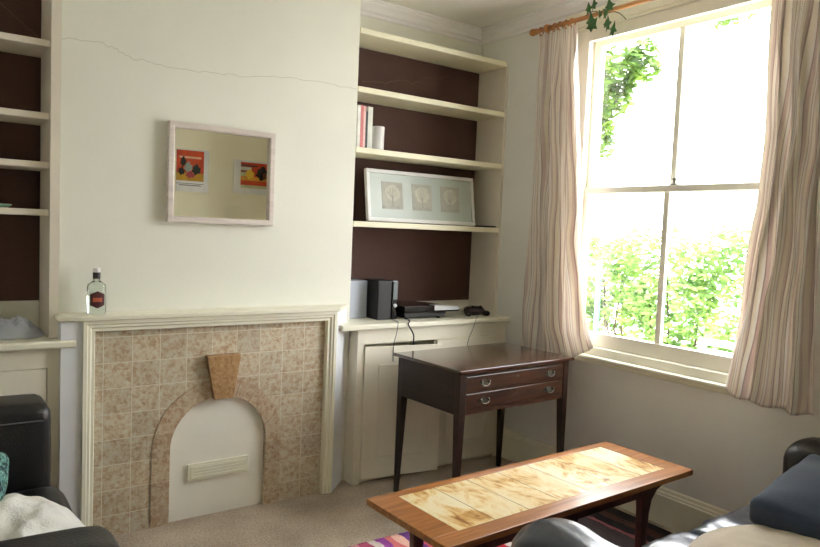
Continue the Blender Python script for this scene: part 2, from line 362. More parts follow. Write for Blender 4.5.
# cornice: stepped cove following the walls
def cornice(name, p0, p1, nrm):
    """profile swept from p0 to p1 along the wall top; nrm points into the room"""
    prof = [(0, 0), (0, -.085), (.012, -.085), (.014, -.066), (.026, -.060), (.034, -.036), (.056, -.022), (.060, -.012), (.074, -.010), (.076, 0)]
    m = MB(); A = []; B = []
    for u, v in prof:
        A.append(m.bm.verts.new((p0[0]+nrm[0]*u+(0 if nrm[0] else u*p0[2]), p0[1]+nrm[1]*u+(0 if nrm[1] else u*p0[2]), ZC+v)))
        B.append(m.bm.verts.new((p1[0]+nrm[0]*u+(0 if nrm[0] else u*p1[2]), p1[1]+nrm[1]*u+(0 if nrm[1] else u*p1[2]), ZC+v)))
    n = len(prof)
    for i in range(n-1): m.bm.faces.new((A[i], B[i], B[i+1], A[i+1]))
    m.bm.faces.new((A[-1], B[-1], B[0], A[0]))
    m.bm.faces.new(A); m.bm.faces.new(B[::-1])
    return struct(m.build(name, M['cornice']))
cornice('trim_1', (BX1, YB, 0), (XW, YB, -1), (0, -1))
cornice('trim_2', (XW, YF, 0), (XW, YB, -1), (-1, 0))
cornice('trim_3', (BX0, BY, -1), (BX1, BY, 1), (0, -1))
cornice('trim_4', (XL, YB, 0), (BX0, YB, 0), (0, -1))
# skirting on the window wall
prof = [(XW, 0), (XW-.022, 0), (XW-.022, .150), (XW-.016, .156), (XW-.016, .164), (XW-.010, .170), (XW-.008, .184), (XW, .190)]
m_ = MB(); A = [m_.bm.verts.new((x, YF, z)) for x, z in prof]; B = [m_.bm.verts.new((x, 3.235, z)) for x, z in prof]
for i in range(len(prof)): m_.bm.faces.new((A[i], A[(i+1) % len(prof)], B[(i+1) % len(prof)], B[i]))
m_.bm.faces.new(A); m_.bm.faces.new(B[::-1])
struct(m_.build('baseboard_right', M['trim']))

# ------------------------------------------------------------------ sash window
wp = M['window_paint']
win = bpy.data.objects.new('window_1', None); COL.objects.link(win); win.location = (3.16, 2.14, .8); WORLD_LOC['window_1'] = (3.16, 2.14, .8); win['kind'] = 'structure'
# box frame in the reveal
b = MB()
for y0, y1 in ((OY0, OY0+.06), (OY1-.06, OY1)):
    b.box(3.101, 3.225, y0, y1, OZ0, OZ1)
b.box(3.102, 3.224, OY0+.06, OY1-.06, OZ1-.04, OZ1)
for y0, y1 in ((OY0+.001, OY0+.085), (OY1-.085, OY1-.001)): b.box(3.100, 3.129, y0, y1, OZ0+.062, OZ1-.001)
b.box(3.0995, 3.1285, OY0+.085, OY1-.085, OZ1-.066, OZ1-.001)
b.box(3.095, 3.26, OY0+.001, OY1-.001, OZ0+.001, OZ0+.062)
b.build('window_frame', wp, win, bevel=.003)
# architrave with steps
b = MB()
for k, (w0, w1, t) in enumerate(((.0, .018, .012), (.018, .07, .020), (.07, .088, .032))):
    b.box(XW-t, XW, OY1+w0, OY1+w1, OZ0-.02, OZ1+w1); b.box(XW-t, XW, OY0-w1, OY0-w0, OZ0-.02, OZ1+w1)
    b.box(XW-t, XW, OY0-w0-.001, OY1+w0+.001, OZ1+w0, OZ1+w1)
b.box(XW-.02, XW, OY0-.088, OY1+.088, OZ1+.088, OZ1+.105)
b.build('architrave', M['trim'], win, bevel=.004)
# inner board
b = MB().box(XW-.045, 3.112, OY0-.11, OY1+.11, OZ0-.004, OZ0+.016)
b.box(XW-.02, XW-.001, OY0-.09, OY1+.09, OZ0-.03, OZ0)
b.build('window_sill', M['trim'], win, bevel=.006)
def sash(name, x0, x1, z0, z1, bot, top):
    s_ = bpy.data.objects.new(name, None)
    y0, y1 = OY0+.065, OY1-.065
    b = MB().box(x0, x1, y0, y0+.045, z0, z1).box(x0, x1, y1-.045, y1, z0, z1)
    b.box(x0+.001, x1-.001, y0, y1, z0, z0+bot).box(x0+.001, x1-.001, y0, y1, z1-top, z1)
    b.box(x0+.008, x1-.008, 2.128, 2.162, z0+bot-.01, z1-top+.01)
    o = b.build(name, wp, win, bevel=.004)
    for i, (ya, yb) in enumerate(((y0+.04, 2.132), (2.158, y1-.04))):
        MB().box((x0+x1)/2-.002, (x0+x1)/2+.002, ya, yb, z0+bot-.005, z1-top+.005).build('pane', M['glass'], o)
    return o
lo = sash('lower_sash', 3.130, 3.170, .832, 1.735, .078, .035)
up = sash('upper_sash', 3.175, 3.215, 1.700, OZ1-.035, .035, .05)
MB().lathe([(.0, 0), (.016, 0), (.018, .006), (.010, .012), (.006, .022), (.012, .028), (.010, .036), (.0, .038)], (3.155, 2.115, 1.735), 14).box(3.14, 3.18, 2.09, 2.14, 1.735, 1.740).build('sash_catch', M['brass'], lo, smooth=False)

# ------------------------------------------------------------------ curtain pole, rings, curtains
cp = thing('curtain_pole', (2.985, 2.0, 2.60), 'orange pine curtain pole mounted above the sash window', 'curtain pole')
MB().tube([(2.985, 2.995, 2.655), (2.985, 1.0, 2.655)], .0125, 14).build('pole', M['pole'], cp, smooth=True)
MB().lathe([(.014, 0), (.017, .004), (.017, .012), (.012, .016), (.019, .024), (.021, .036), (.016, .048), (.004, .054)], (2.985, 2.985, 2.655), 14, 'Y').build('finial', M['pole'], cp, smooth=True)
MB().tube([(3.098, 2.905, 2.655), (2.985, 2.905, 2.655)], .009, 10).lathe([(.02, 0), (.024, .004), (.024, .012), (.0195, .018)], (2.985, 2.897, 2.655), 14, 'Y').build('bracket', M['pole'], cp, smooth=True)
MB().tube([(3.098, 1.12, 2.655), (2.985, 1.12, 2.655)], .009, 10).build('bracket', M['pole'], cp, smooth=True)
def ring_obj(y, proto=None):
    if proto is None:
        m_ = MB(); R0, r0 = .023, .0035
        vs = []
        for i in range(20):
            a = 2*PI*i/20; row = []
            for j in range(8):
                t = 2*PI*j/8; rr = R0+r0*math.cos(t); row.append(m_.bm.verts.new((rr*math.cos(a), r0*math.sin(t), rr*math.sin(a))))
            vs.append(row)
        for i in range(20):
            for j in range(8): m_.bm.faces.new((vs[i][j], vs[(i+1) % 20][j], vs[(i+1) % 20][(j+1) % 8], vs[i][(j+1) % 8]))
        o = m_.build('curtain_ring', M['pole'], smooth=True)
    else:
        o = proto.copy(); COL.objects.link(o)
    o.location = (2.985, y, 2.647)
    o.rotation_euler.z = random.Random(int(y*1000)).uniform(-.25, .25)
    return tag(o, 'small wooden ring on the curtain pole holding up the left striped curtain', 'curtain ring', 'wooden rings over the left curtain')
r0 = None
for y in (2.95, 2.885, 2.84, 2.80, 2.755, 2.71):
    o = ring_obj(y, r0); r0 = r0 or o

def interp(tab, t):
    for (t0, v0), (t1, v1) in zip(tab, tab[1:]):
        if t <= t1: 
            k = (t-t0)/(t1-t0); k = k*k*(3-2*k) if False else k
            return v0+(v1-v0)*k
    return tab[-1][1]
def curtain(name, ztop, zbot, ltab, rtab, nf, amp, xc, seed, knot=None, hemwave=.0, xtab=None):
    m_ = MB(); NU, NV = 220, 110
    uvl = m_.bm.loops.layers.uv.new('UVMap'); G = []
    for j in range(NV+1):
        v = j/NV; row = []
        for i in range(NU+1):
            u = i/NU
            zl = zbot(u); z = ztop+(zl-ztop)*v
            yl, yr = interp(ltab, z), interp(rtab, z)
            # folds: narrower and deeper near the heading, drifting as they fall
            ph = 2*PI*nf*u+5.5*noise.noise(Vector((u*2.6+seed, v*1.3, 0)))+2.4*noise.noise(Vector((u*7+seed, v*3.1, 4)))
            uu = u+.011*math.sin(ph*1.0+1.3)
            y = yl+(yr-yl)*uu
            a = amp*(.75+.5*noise.noise(Vector((u*5, v*2.2, seed))))*(.55+.45*min(1, v*5))
            x = xc+a*math.sin(ph)+.16*a*math.sin(2.1*ph+v*4)+.010*noise.noise(Vector((u*6, v*6, seed+5)))+.008*noise.noise(Vector((u*11, v*13, seed+9)))
            if xtab: x += interp(xtab, z)
            if knot:
                ky, kz, kr, kd = knot
                d = math.hypot((y-ky)/kr, (z-kz)/(kr*2.4)); e = math.exp(-d*d)
                x -= kd*e; y += (ky-y)*.35*e
            row.append(m_.bm.verts.new((min(x, 3.062), y, z)))
        G.append(row)
    for j in range(NV):
        for i in range(NU):
            f = m_.bm.faces.new((G[j][i], G[j][i+1], G[j+1][i+1], G[j+1][i]))
            for lp, (a, b_) in zip(f.loops, ((i, j), (i+1, j), (i+1, j+1), (i, j+1))): lp[uvl].uv = (a/NU, b_/NV)
    return m_.build(name, M['curtain'], smooth=True, solid=.002)
cl = curtain('curtain', 2.632, lambda u: .742+.008*math.sin(u*9)+.09*max(0, (u-.72)/.28), [(.76, 3.05), (1.1, 3.036), (1.54, 3.016), (1.96, 2.996), (2.26, 2.99), (2.64, 2.975)],
             [(.80, 2.475), (.9, 2.52), (1.05, 2.54), (1.27, 2.575), (1.54, 2.60), (1.93, 2.635), (2.32, 2.665), (2.64, 2.68)], 3.6, .030, 3.028, 2.2,
             knot=(2.66, 1.42, .05, .03), xtab=[(.7, .012), (1.0, .0), (2.0, -.015), (2.6, -.04)])
tag(cl, 'left cream curtain with taupe stripes, gathered at the corner behind the dark desk', 'curtain')
cr_ = curtain('curtain', 2.632, lambda u: .782-.032*math.sin(min(1, u*1.15)*PI*.62)+.006*math.sin(u*21), [(.76, 1.70), (.79, 1.69), (1.108, 1.638), (1.335, 1.609), (1.644, 1.578), (1.95, 1.57), (2.25, 1.58), (2.64, 1.59)],
             [(.76, 1.28), (1.0, 1.29), (1.23, 1.30), (1.64, 1.31), (2.21, 1.29), (2.64, 1.27)], 3.8, .040, 2.985, 7.7, knot=(1.36, 1.85, .05, -.03), xtab=[(.7, .0), (2.6, 0)])
tag(cr_, 'right cream curtain with taupe stripes, hanging full length by the photo edge', 'curtain')

# ivy sprig twined on the pole
iv = thing('ivy_sprig', (2.975, 2.5, 2.655), 'short sprig of dark green ivy twined around the wooden curtain pole', 'ivy')
pts = []
for k in range(40):
    t = k/39; y = 2.60-.24*t
    pts.append((2.985-.019*math.cos(t*9), y, 2.655+.020*math.sin(t*9)-(.0 if t < .6 else (t-.6)*.18)))
MB().tube(pts, .0022, 6).build('stem', M['soil_pot'], iv, smooth=True)
def ivy_leaf(c, size, rot):
    m_ = MB(); out = [(0, -.35), (.30, -.48), (.26, -.14), (.58, .02), (.26, .22), (0, .78), (-.26, .22), (-.58, .02), (-.26, -.14), (-.30, -.48)]
    cv = m_.bm.verts.new((0, 0, .10)); ring = [m_.bm.verts.new((x, y, -.04*abs(x)*4)) for x, y in out]
    for i in range(len(ring)): m_.bm.faces.new((cv, ring[i], ring[(i+1) % len(ring)]))
    m_.xf(Matrix.Translation(c) @ rot.to_4x4() @ Matrix.Scale(size*1.25, 4))
    return m_.build('leaf', M['leaf'], iv, solid=.0012)
rnd = random.Random(11)
for (y, z, s_) in ((2.585, 2.690, .040), (2.56, 2.615, .055), (2.545, 2.700, .045), (2.545, 2.590, .052), (2.50, 2.640, .035), (2.47, 2.640, .05), (2.43, 2.665, .045), (2.435, 2.570, .055), (2.40, 2.535, .05), (2.46, 2.58, .03)):
    rt = Matrix.Rotation(rnd.uniform(-.5, .5), 3, 'Z') @ Matrix.Rotation(-PI/2, 3, 'Y') @ Matrix.Rotation(PI/2+rnd.uniform(-.8, .8), 3, 'Z') @ Matrix.Rotation(PI, 3, 'Z')
    ivy_leaf(Vector((2.958+rnd.uniform(-.01, .01), y, z)), s_, rt)

# ------------------------------------------------------------------ fireplace
fp = thing('fireplace', (1.2, 3.27, 0), 'cream painted fireplace surround with mottled beige tiles, on the chimney breast', 'fireplace')
ZT = 1.02
# moulded frame, front at Y 3.20
def mitre_frame(x0, x1, z1, prof):
    """prof: (offset inward, y) - swept up the left side, across and down the right"""
    m_ = MB(); rows = []
    for o_, y in prof: rows.append([m_.bm.verts.new(p) for p in ((x0+o_, y, 0), (x0+o_, y, z1-o_), (x1-o_, y, z1-o_), (x1-o_, y, 0))])
    n = len(rows)
    for i in range(n):
        A, B = rows[i], rows[(i+1) % n]
        for k in range(3): m_.bm.faces.new((A[k], A[k+1], B[k+1], B[k]))
    m_.bm.faces.new([r_[0] for r_ in rows]); m_.bm.faces.new([r_[3] for r_ in rows][::-1])
    return m_
mitre_frame(.572, 1.822, ZT-.022, [(0, 3.329), (0, 3.200), (.016, 3.200), (.020, 3.206), (.030, 3.206), (.036, 3.213), (.048, 3.213), (.052, 3.226), (.052, 3.329)]).build('moulding', M['trim'], fp)
MB().prism([(.486, 3.3295), (.5715, 3.3295), (.5715, 3.212), (.486, 3.212)], 'Z', 0, ZT-.022).build('splayed_side', M['splay'], fp)
MB().prism([(1.955, 3.3295), (1.8225, 3.203), (1.8225, 3.3295)], 'Z', 0, ZT-.022).build('splayed_side', M['splay'], fp)
MB().prism([(.476, 3.3295), (.476, 3.206), (.562, 3.188), (1.832, 3.188), (1.965, 3.3295)], 'Z', ZT-.022, ZT).build('mantel_shelf', M['trim'], fp, bevel=.005)
AX, AR, AZ = 1.203, .242, .355
arc = [(AX+AR*math.cos(t), AZ+AR*math.sin(t)) for t in [PI*k/32 for k in range(33)]]
outline = [(.624, 0), (.624, .968), (1.770, .968), (1.770, 0), (AX+AR, 0)]+arc+[(AX-AR, 0)]
MB().prism(outline, 'Y', 3.242, 3.329).build('tile_panel', M['fire_tile'], fp)
R2 = AR+.085
def voussoir(q): MB().prism(q, 'Y', 3.237, 3.2425).build('arch_tile', M['arch_tile'], fp, bevel=.001)
for k in range(10):
    t0, t1 = PI*k/10+.003, PI*(k+1)/10-.003
    q = [(AX+AR*math.cos(t0+(t1-t0)*i/5), AZ+AR*math.sin(t0+(t1-t0)*i/5)) for i in range(6)]
    q += [(AX+R2*math.cos(t1-(t1-t0)*i/5), AZ+R2*math.sin(t1-(t1-t0)*i/5)) for i in range(6)]
    voussoir(q)
for za, zb in ((.001, .0705), (.0725, .2135), (.2155, .3535)):
    for sx in (-1, 1):
        xa, xb = sorted((AX+sx*AR, AX+sx*R2)); voussoir([(xa, za), (xb, za), (xb, zb), (xa, zb)])
MB().prism([(1.118, .806), (1.290, .806), (1.256, .588), (1.160, .588)], 'Y', 3.205, 3.240).build('keystone', M['keystone'], fp, bevel=.004)
bd = MB().prism([(AX+AR-.001, 0)]+[(AX+(AR-.001)*math.cos(t), AZ+(AR-.001)*math.sin(t)) for t in [PI*k/32 for k in range(33)]]+[(AX-AR+.001, 0)], 'Y', 3.262, 3.33-.002).build('fireplace_board', M['board'], fp)
vt = MB().box(1.050, 1.360, 3.248, 3.2625, .188, .272).build('vent', M['trim'], bd, bevel=.003)
vs = MB(); vs.box(1.062, 1.348, 3.244, 3.2485, .198, .262)
vs.build('vent_plate', M['trim'], bd, bevel=.002)
sl = MB()
for k in range(4): sl.box(1.068, 1.342, 3.2415, 3.2445, .203+k*.0148, .210+k*.0148)
sl.build('vent_slats', M['trim'], bd)

# bottle on the mantel
bt = thing('bottle', (.634, 3.262, ZT), 'clear glass spirits bottle with a dark red label on the mantel shelf', 'bottle')
MB().lathe([(.0, 0), (.036, 0), (.040, .006), (.040, .120), (.037, .131), (.024, .141), (.0135, .149), (.0125, .176), (.0, .176)], (.634, 3.262, ZT+.0005), 28, sx=1.0, sy=.62).build('glass_body', M['bottle_glass'], bt, smooth=True)
MB().lathe([(.0, 0), (.0158, 0), (.0158, .028), (.0, .028)], (.634, 3.262, ZT+.158), 20).build('neck_seal', M['purple'], bt)
MB().lathe([(.0, 0), (.0150, 0), (.0150, .017), (.012, .020), (.0, .020)], (.634, 3.262, ZT+.186), 20).build('cap', M['white_ceramic'], bt)
hx = []
def label_patch(prof, off, mat, name):
    m_ = MB(); N = 12; rows = []
    for i in range(N+1):
        x = -prof+2*prof*i/N
        k = math.sqrt(max(0, 1-(x/.0405)**2))*.0405*.62+off
        e = .014*(1-abs(x)/prof)+.024 if name == 'label' else .009
        rows.append([m_.bm.verts.new((.634+x, 3.262-k, ZT+.066+s_*e)) for s_ in (-1, 1)])
    for A_, B_ in zip(rows, rows[1:]): m_.bm.faces.new((A_[0], B_[0], B_[1], A_[1]))
    return m_.build(name, mat, bt, solid=.0006)
lb = label_patch(.030, .0008, simple('dark_red_label', srgb(70, 16, 16), .6), 'label')
label_patch(.019, .0016, simple('orange_label_print', srgb(190, 92, 60), .6), 'label_emblem')

# ------------------------------------------------------------------ mirror on the chimney breast
mr = thing('mirror', (1.212, 3.31, 1.44), 'square mirror in a whitewashed wooden frame on the chimney breast', 'mirror')
mx0, mx1, mz0, mz1 = .945, 1.478, 1.440, 1.912
fw = .029
def rect_frame(x0, x1, z0, z1, w, ya, yb):
    m_ = MB(); rows = []
    for o_, y in ((0, yb), (0, ya), (w*.8, ya), (w, ya+.006), (w, yb)):
        rows.append([m_.bm.verts.new(p) for p in ((x0+o_, y, z0+o_), (x1-o_, y, z0+o_), (x1-o_, y, z1-o_), (x0+o_, y, z1-o_))])
    n = len(rows)
    for i in range(n):
        A, B = rows[i], rows[(i+1) % n]
        for k in range(4): m_.bm.faces.new((A[k], A[(k+1) % 4], B[(k+1) % 4], B[k]))
    return m_
rect_frame(mx0, mx1, mz0, mz1, fw, 3.292, 3.328).build('frame', M['frame_wash'], mr, bevel=.002)
MB().box(mx0+fw-.003, mx1-fw+.003, 3.312, 3.318, mz0+fw-.003, mz1-fw+.003).build('mirror_glass', M['mirror'], mr)

# posters on the wall behind the camera (seen in the mirror)
def poster(x0, x1, z0, z1, label, bars, blobs, margin):
    t = thing('poster', ((x0+x1)/2, YF+.01, z0), label, 'poster')
    MB().box(x0, x1, YF+.001, YF+.012, z0, z1).build('mount', M['frame_white'], t)
    a, b_, c, d = margin; px0, px1, pz0, pz1 = x0+a, x1-b_, z0+c, z1-d
    pic = MB().box(px0, px1, YF+.012, YF+.0135, pz0, pz1).build('print', simple('poster_red', srgb(206, 74, 34), .6, var=.2, scale=9), t)
    for (bx0, bx1, bz0, bz1, col) in bars:
        MB().box(px0+bx0*(px1-px0), px0+bx1*(px1-px0), YF+.0135, YF+.0142, pz0+bz0*(pz1-pz0), pz0+bz1*(pz1-pz0)).build('print_band', simple('poster_band', srgb(*col), .6, var=.15, scale=14), pic)
    for (cx, cz, rx, rz, col) in blobs:
        q = [(px0+(cx+rx*math.cos(k*PI/8)*(1+.25*math.sin(k*2.3)))*(px1-px0), pz0+(cz+rz*math.sin(k*PI/8)*(1+.2*math.cos(k*1.7)))*(pz1-pz0)) for k in range(16)]
        MB().prism(q, 'Y', YF+.0142, YF+.015).build('print_figure', simple('poster_ink', srgb(*col), .6), pic)
    return t
poster(2.035, 2.355, 1.735, 2.150, 'poster with orange red print and white border, seen in the mirror at left', [(0, 1, 0, .26, (196, 150, 40)), (.1, .9, .74, .80, (226, 190, 160)), (.0, 1, -.10, -.08, (120, 120, 116)), (.1, .9, -.16, -.13, (120, 120, 116))],
       [(.24, .62, .10, .16, (28, 30, 28)), (.42, .45, .14, .16, (150, 160, 150)), (.72, .38, .15, .17, (26, 40, 30)), (.18, .3, .11, .12, (24, 24, 20)), (.5, .2, .16, .10, (170, 60, 70))], (.0, .05, .105, .012))
poster(2.615, 3.02, 1.750, 2.095, 'poster with yellow and orange print, seen at right in the mirror', [(0, .55, .84, .90, (60, 60, 56)), (0, .4, .62, .68, (90, 96, 88)), (0, 1, .0, .12, (200, 200, 150)), (0, 1, .3, .44, (214, 150, 50)), (0, .4, .46, .60, (190, 200, 150)), (.0, .35, .70, .82, (200, 204, 190))],
       [(.3, .55, .14, .18, (232, 190, 60)), (.72, .6, .2, .26, (34, 32, 30)), (.82, .5, .10, .16, (196, 130, 90))], (.075, .004, .06, .02))

# ------------------------------------------------------------------ alcove shelving and cupboards
def shelving(x0, x1, levels, brown0, brown1, label, th, side):
    pm = M['shelfpaint'] if side > 0 else M['cheek']  # left shelves take the greyer paint, standing in for dimmer light there
    t = thing('alcove_shelving', ((x0+x1)/2, 3.45, .917), label, 'shelving')
    for z in levels: MB().box(x0, x1, 3.333, 3.598, z-th, z).build('shelf', pm, t, bevel=.004)
    MB().box(x0, x1, 3.599, 3.6085, brown0, brown1).build('back_panel', M['brown'], t)
    return t
SR = shelving(1.978, 3.078, (2.553, 2.234, 1.900, 1.487), 0.988, 2.52, 'cream alcove shelves with a dark brown back, between chimney breast and window', .032, 1)
MB().box(3.078, 3.098, 3.333, 3.60, .918, 2.53).build('side_panel', M['cheek'], SR)
crack('plaster_crack', [(2.16, 2.322), (2.325, 2.341), (2.472, 2.383), (2.535, 2.368), (2.65, 2.43), (2.747, 2.433), (2.828, 2.471)], 3.5992, M['crack_light'], .0012, SR, 5)
SL = shelving(XL+.002, .452, (2.190, 1.884, 1.676, 1.472), 1.05, 2.60, 'cream alcove shelves with a dark brown back, left of the chimney breast', .028, -1)
MB().box(.453, .489, 3.300, 3.60, .918, ZC-.09).build('side_panel', M['cheek'], SL)
crack('plaster_crack', [(.02, 2.50), (.18, 2.42), (.26, 2.40), (.33, 2.34), (.40, 2.28), (.44, 2.26)], 3.5992, M['crack_light'], .0012, SL, 6)

def panel_door(name, x0, x1, z0, z1, y, parent, rot=0., piv=None, handle=False):
    """door leaf with a raised moulded rectangle"""
    R_ = Matrix.Rotation(rot, 3, 'Z'); pv = Vector(piv or (x0, y, 0))
    T = Matrix.Translation(pv) @ R_.to_4x4() @ Matrix.Translation(-pv)
    m_ = MB().box(x0, x1, y-.018, y, z0, z1).xf(T); d = m_.build(name, M['cup'], parent, bevel=.002)
    q = MB(); ix0, ix1, iz0, iz1 = x0+.085, x1-.085, z0+.11, z1-.10; w = .014
    q.box(ix0, ix1, y-.023, y-.017, iz0, iz0+w).box(ix0, ix1, y-.023, y-.017, iz1-w, iz1)
    q.box(ix0, ix0+w, y-.023, y-.017, iz0, iz1).box(ix1-w, ix1, y-.023, y-.017, iz0, iz1)
    q.xf(T).build('door_moulding', M['cup'], d, bevel=.003)
    return d
cr = thing('alcove_cupboard', (2.53, 3.4, 0), 'cream alcove cupboard with a door ajar, behind the dark writing desk', 'cupboard')
b = MB()
b.box(1.978, 3.098, 3.238, 3.60, .80, .885).box(1.978, 2.020, 3.238, 3.60, 0, .80).box(3.035, 3.098, 3.238, 3.60, 0, .80)
b.box(1.985, 3.098, 3.58, 3.60, 0, .80).box(2.020, 3.035, 3.260, 3.59, 0, .03)
b.build('carcass', M['cup'], cr)
MB().box(2.525, 3.035, 3.245, 3.26, .031, .80).box(2.022, 2.527, 3.50, 3.51, .031, .80).box(2.522, 2.527, 3.245, 3.50, .031, .80).build('inner_frame', M['cup'], cr)
MB().prism([(3.329, .885), (3.329, .917), (3.208, .917), (3.202, .911), (3.202, .891), (3.208, .885)], 'X', 1.86, 3.098).box(1.979, 3.098, 3.3285, 3.598, .885, .917).build('worktop', M['trim'], cr, bevel=.003)
panel_door('door', 2.024, 2.520, .030, .786, 3.243, cr, -math.radians(9), (2.024, 3.243, 0))
panel_door('door', 2.530, 3.030, .030, .796, 3.243, cr)
cl_ = thing('alcove_cupboard', (-.1, 3.4, 0), 'cream alcove cupboard left of the fireplace, behind the black armchair', 'cupboard')
b = MB().box(XL+.002, .486, 3.238, 3.60, .80, .885).box(.440, .486, 3.238, 3.60, 0, .80).box(XL+.002, XL+.05, 3.238, 3.60, 0, .80).box(XL+.002, .486, 3.26, 3.60, 0, .80)
b.build('carcass', M['cup'], cl_)
MB().prism([(3.329, .885), (3.329, .917), (3.208, .917), (3.202, .911), (3.202, .891), (3.208, .885)], 'X', XL+.002, .545).box(XL+.002, .452, 3.3285, 3.598, .885, .917).build('worktop', M['trim'], cl_, bevel=.003)
panel_door('door', -.095, .436, .030, .796, 3.257, cl_)
panel_door('door', XL+.055, -.10, .030, .796, 3.257, cl_)

# ------------------------------------------------------------------ things on the shelves
# leaning picture with three tree prints
pf = thing('picture_frame', (2.55, 3.49, 1.489), 'long white frame with three leafless-tree prints, leaning on the shelf', 'picture')
tilt = Matrix.Rotation(-math.radians(9), 3, 'X') @ Matrix.Rotation(0, 3, 'Z')
Tf = Matrix.Translation((2.148, 3.475, 1.4895)) @ Matrix.Rotation(math.radians(-1.0), 4, 'Z') @ tilt.to_4x4()
W_, H_ = .818, .315
def lb_(m_, *a): return m_.box(*a)
m_ = MB()
fwid = .022
m_.box(0, W_, -.028, 0, 0, fwid).box(0, W_, -.028, 0, H_-fwid, H_).box(0, fwid, -.028, 0, fwid, H_-fwid).box(W_-fwid, W_, -.028, 0, fwid, H_-fwid)
m_.xf(Tf).build('frame', M['frame_white'], pf, bevel=.002)
mount = MB().box(fwid-.002, W_-fwid+.002, -.016, -.006, fwid-.002, H_-fwid+.002).xf(Tf).build('mount', simple('pale_sage_mount', srgb(186, 196, 190), .35, var=.02), pf)
ink = simple('grey_ink', srgb(172, 172, 164), .7, var=.1, scale=40); paper = simple('grey_print', srgb(178, 178, 168), .6, var=.08, scale=20); crown = simple('pale_crown', srgb(196, 196, 182), .7, var=.08, scale=40)
for k, cx in enumerate((.185, .405, .625)):
    pr = MB().box(cx-.075, cx+.075, -.0175, -.0158, .080, .245).xf(Tf).build('print', paper, mount)
    n_ = 20; q = [(cx+.054*math.cos(2*PI*i/n_)*(1+.06*math.sin(5*i)), .178+.050*math.sin(2*PI*i/n_)*(1+.06*math.cos(3*i))) for i in range(n_)]
    MB().prism(q, 'Y', -.0183, -.0174).xf(Tf).build('tree_crown', crown, pr)
    m_ = MB(); m_.prism([(cx-.006, .100), (cx+.006, .100), (cx+.003, .150), (cx-.003, .150)], 'Y', -.019, -.0182)
    for a in (-.9, -.45, 0, .45, .9):
        m_.prism([(cx-.002, .140), (cx+.002, .140), (cx+.055*math.sin(a)*.8, .140+.075*math.cos(a))], 'Y', -.019, -.0182)
    m_.box(cx-.072, cx+.072, -.0182, -.0176, .082, .100)
    m_.xf(Tf).build('tree_trunk', ink, pr)
# thin black tablet-like slab at the shelf end
tag(MB().box(2.975, 3.07, 3.35, 3.50, 1.4875, 1.497).build('flat_case', M['black_matte'], bevel=.002), 'thin dark flat case lying at the right end of the picture shelf', 'case')

# books and cup
cols = [((226, 224, 218), 'white paperback leftmost in the upright row beside the white cup', .018, .232), ((206, 120, 118), 'red and white paperback second from left in the upright row', .018, .235),
        ((226, 190, 184), 'pale pink slim paperback standing in the middle of the row', .014, .232), ((52, 54, 58), 'slim dark paperback second from right in the upright row', .013, .205), ((214, 216, 206), 'pale grey green book rightmost in the row, beside the cup', .030, .232)]
bx = 1.992
for i, (c, lab, w, h_) in enumerate(cols):
    t = thing('book', (bx+w/2, 3.43, 1.901), lab, 'book', 'books on the second shelf')
    cv = simple('book_cover', srgb(*c), .5, var=.1, scale=30)
    MB().box(bx, bx+.0015, 3.352, 3.50, 1.9005, 1.9005+h_).box(bx+w-.0015, bx+w, 3.352, 3.50, 1.9005, 1.9005+h_).box(bx, bx+w, 3.350, 3.3525, 1.9005, 1.9005+h_).build('cover', cv, t)
    MB().box(bx+.0015, bx+w-.0015, 3.3525, 3.496, 1.904, 1.9005+h_-.004).build('pages', M['frame_white'], t)
    bx += w+.0012
tag(MB().lathe([(.0, 0), (.036, 0), (.0385, .004), (.0395, .135), (.0375, .1355), (.0365, .012), (.0, .010)], (2.158, 3.400, 1.9005), 28).build('cup', M['white_ceramic'], smooth=False), 'plain white cup standing right of the books', 'cup')

# speaker, white box, console, gamepad
sp_ = thing('speaker', (2.24, 3.42, .917), 'small upright black loudspeaker with a grey face, on the cupboard top', 'speaker')
MB().box(2.165, 2.262, 3.34, 3.50, .9175, 1.148).build('cabinet', M['black_matte'], sp_, bevel=.006)
MB().box(2.2625, 2.302, 3.338, 3.49, .9175, 1.148).build('side_cheek', M['black_plastic'], sp_, bevel=.004)
MB().box(2.266, 2.300, 3.330, 3.339, 1.035, 1.140).build('grille', M['grey_plastic'], sp_, bevel=.006)
MB().lathe([(.0, 0), (.010, 0), (.012, -.004), (.009, -.012), (.0, -.012)], (2.284, 3.338, 1.00), 16, 'Y').build('volume_knob', M['silver'], sp_, smooth=True)
tag(MB().box(2.02, 2.155, 3.44, 3.56, .9175, 1.140).build('box', M['white_plastic'], bevel=.004), 'pale bluish white upright box standing left of the black speaker', 'box')
co = thing('games_console', (2.5, 3.42, .917), 'glossy black games console lying flat beside the speaker on the cupboard top', 'games console')
MB().prism([(2.345, .926), (2.640, .926), (2.655, .955), (2.335, .955)], 'Y', 3.310, 3.560).build('lower_case', M['black_matte'], co, bevel=.004)
arcp = [(2.322, .958)]+[(2.322+.40*k/12, .998-.016*(k/12)**1.5+.005*math.sin(PI*k/12)) for k in range(13)]+[(2.752, .964), (2.735, .958)]
MB().prism(arcp, 'Y', 3.290, 3.565).box(2.36, 2.64, 3.33, 3.54, .954, .960).build('upper_case', M['black_plastic'], co, bevel=.005)
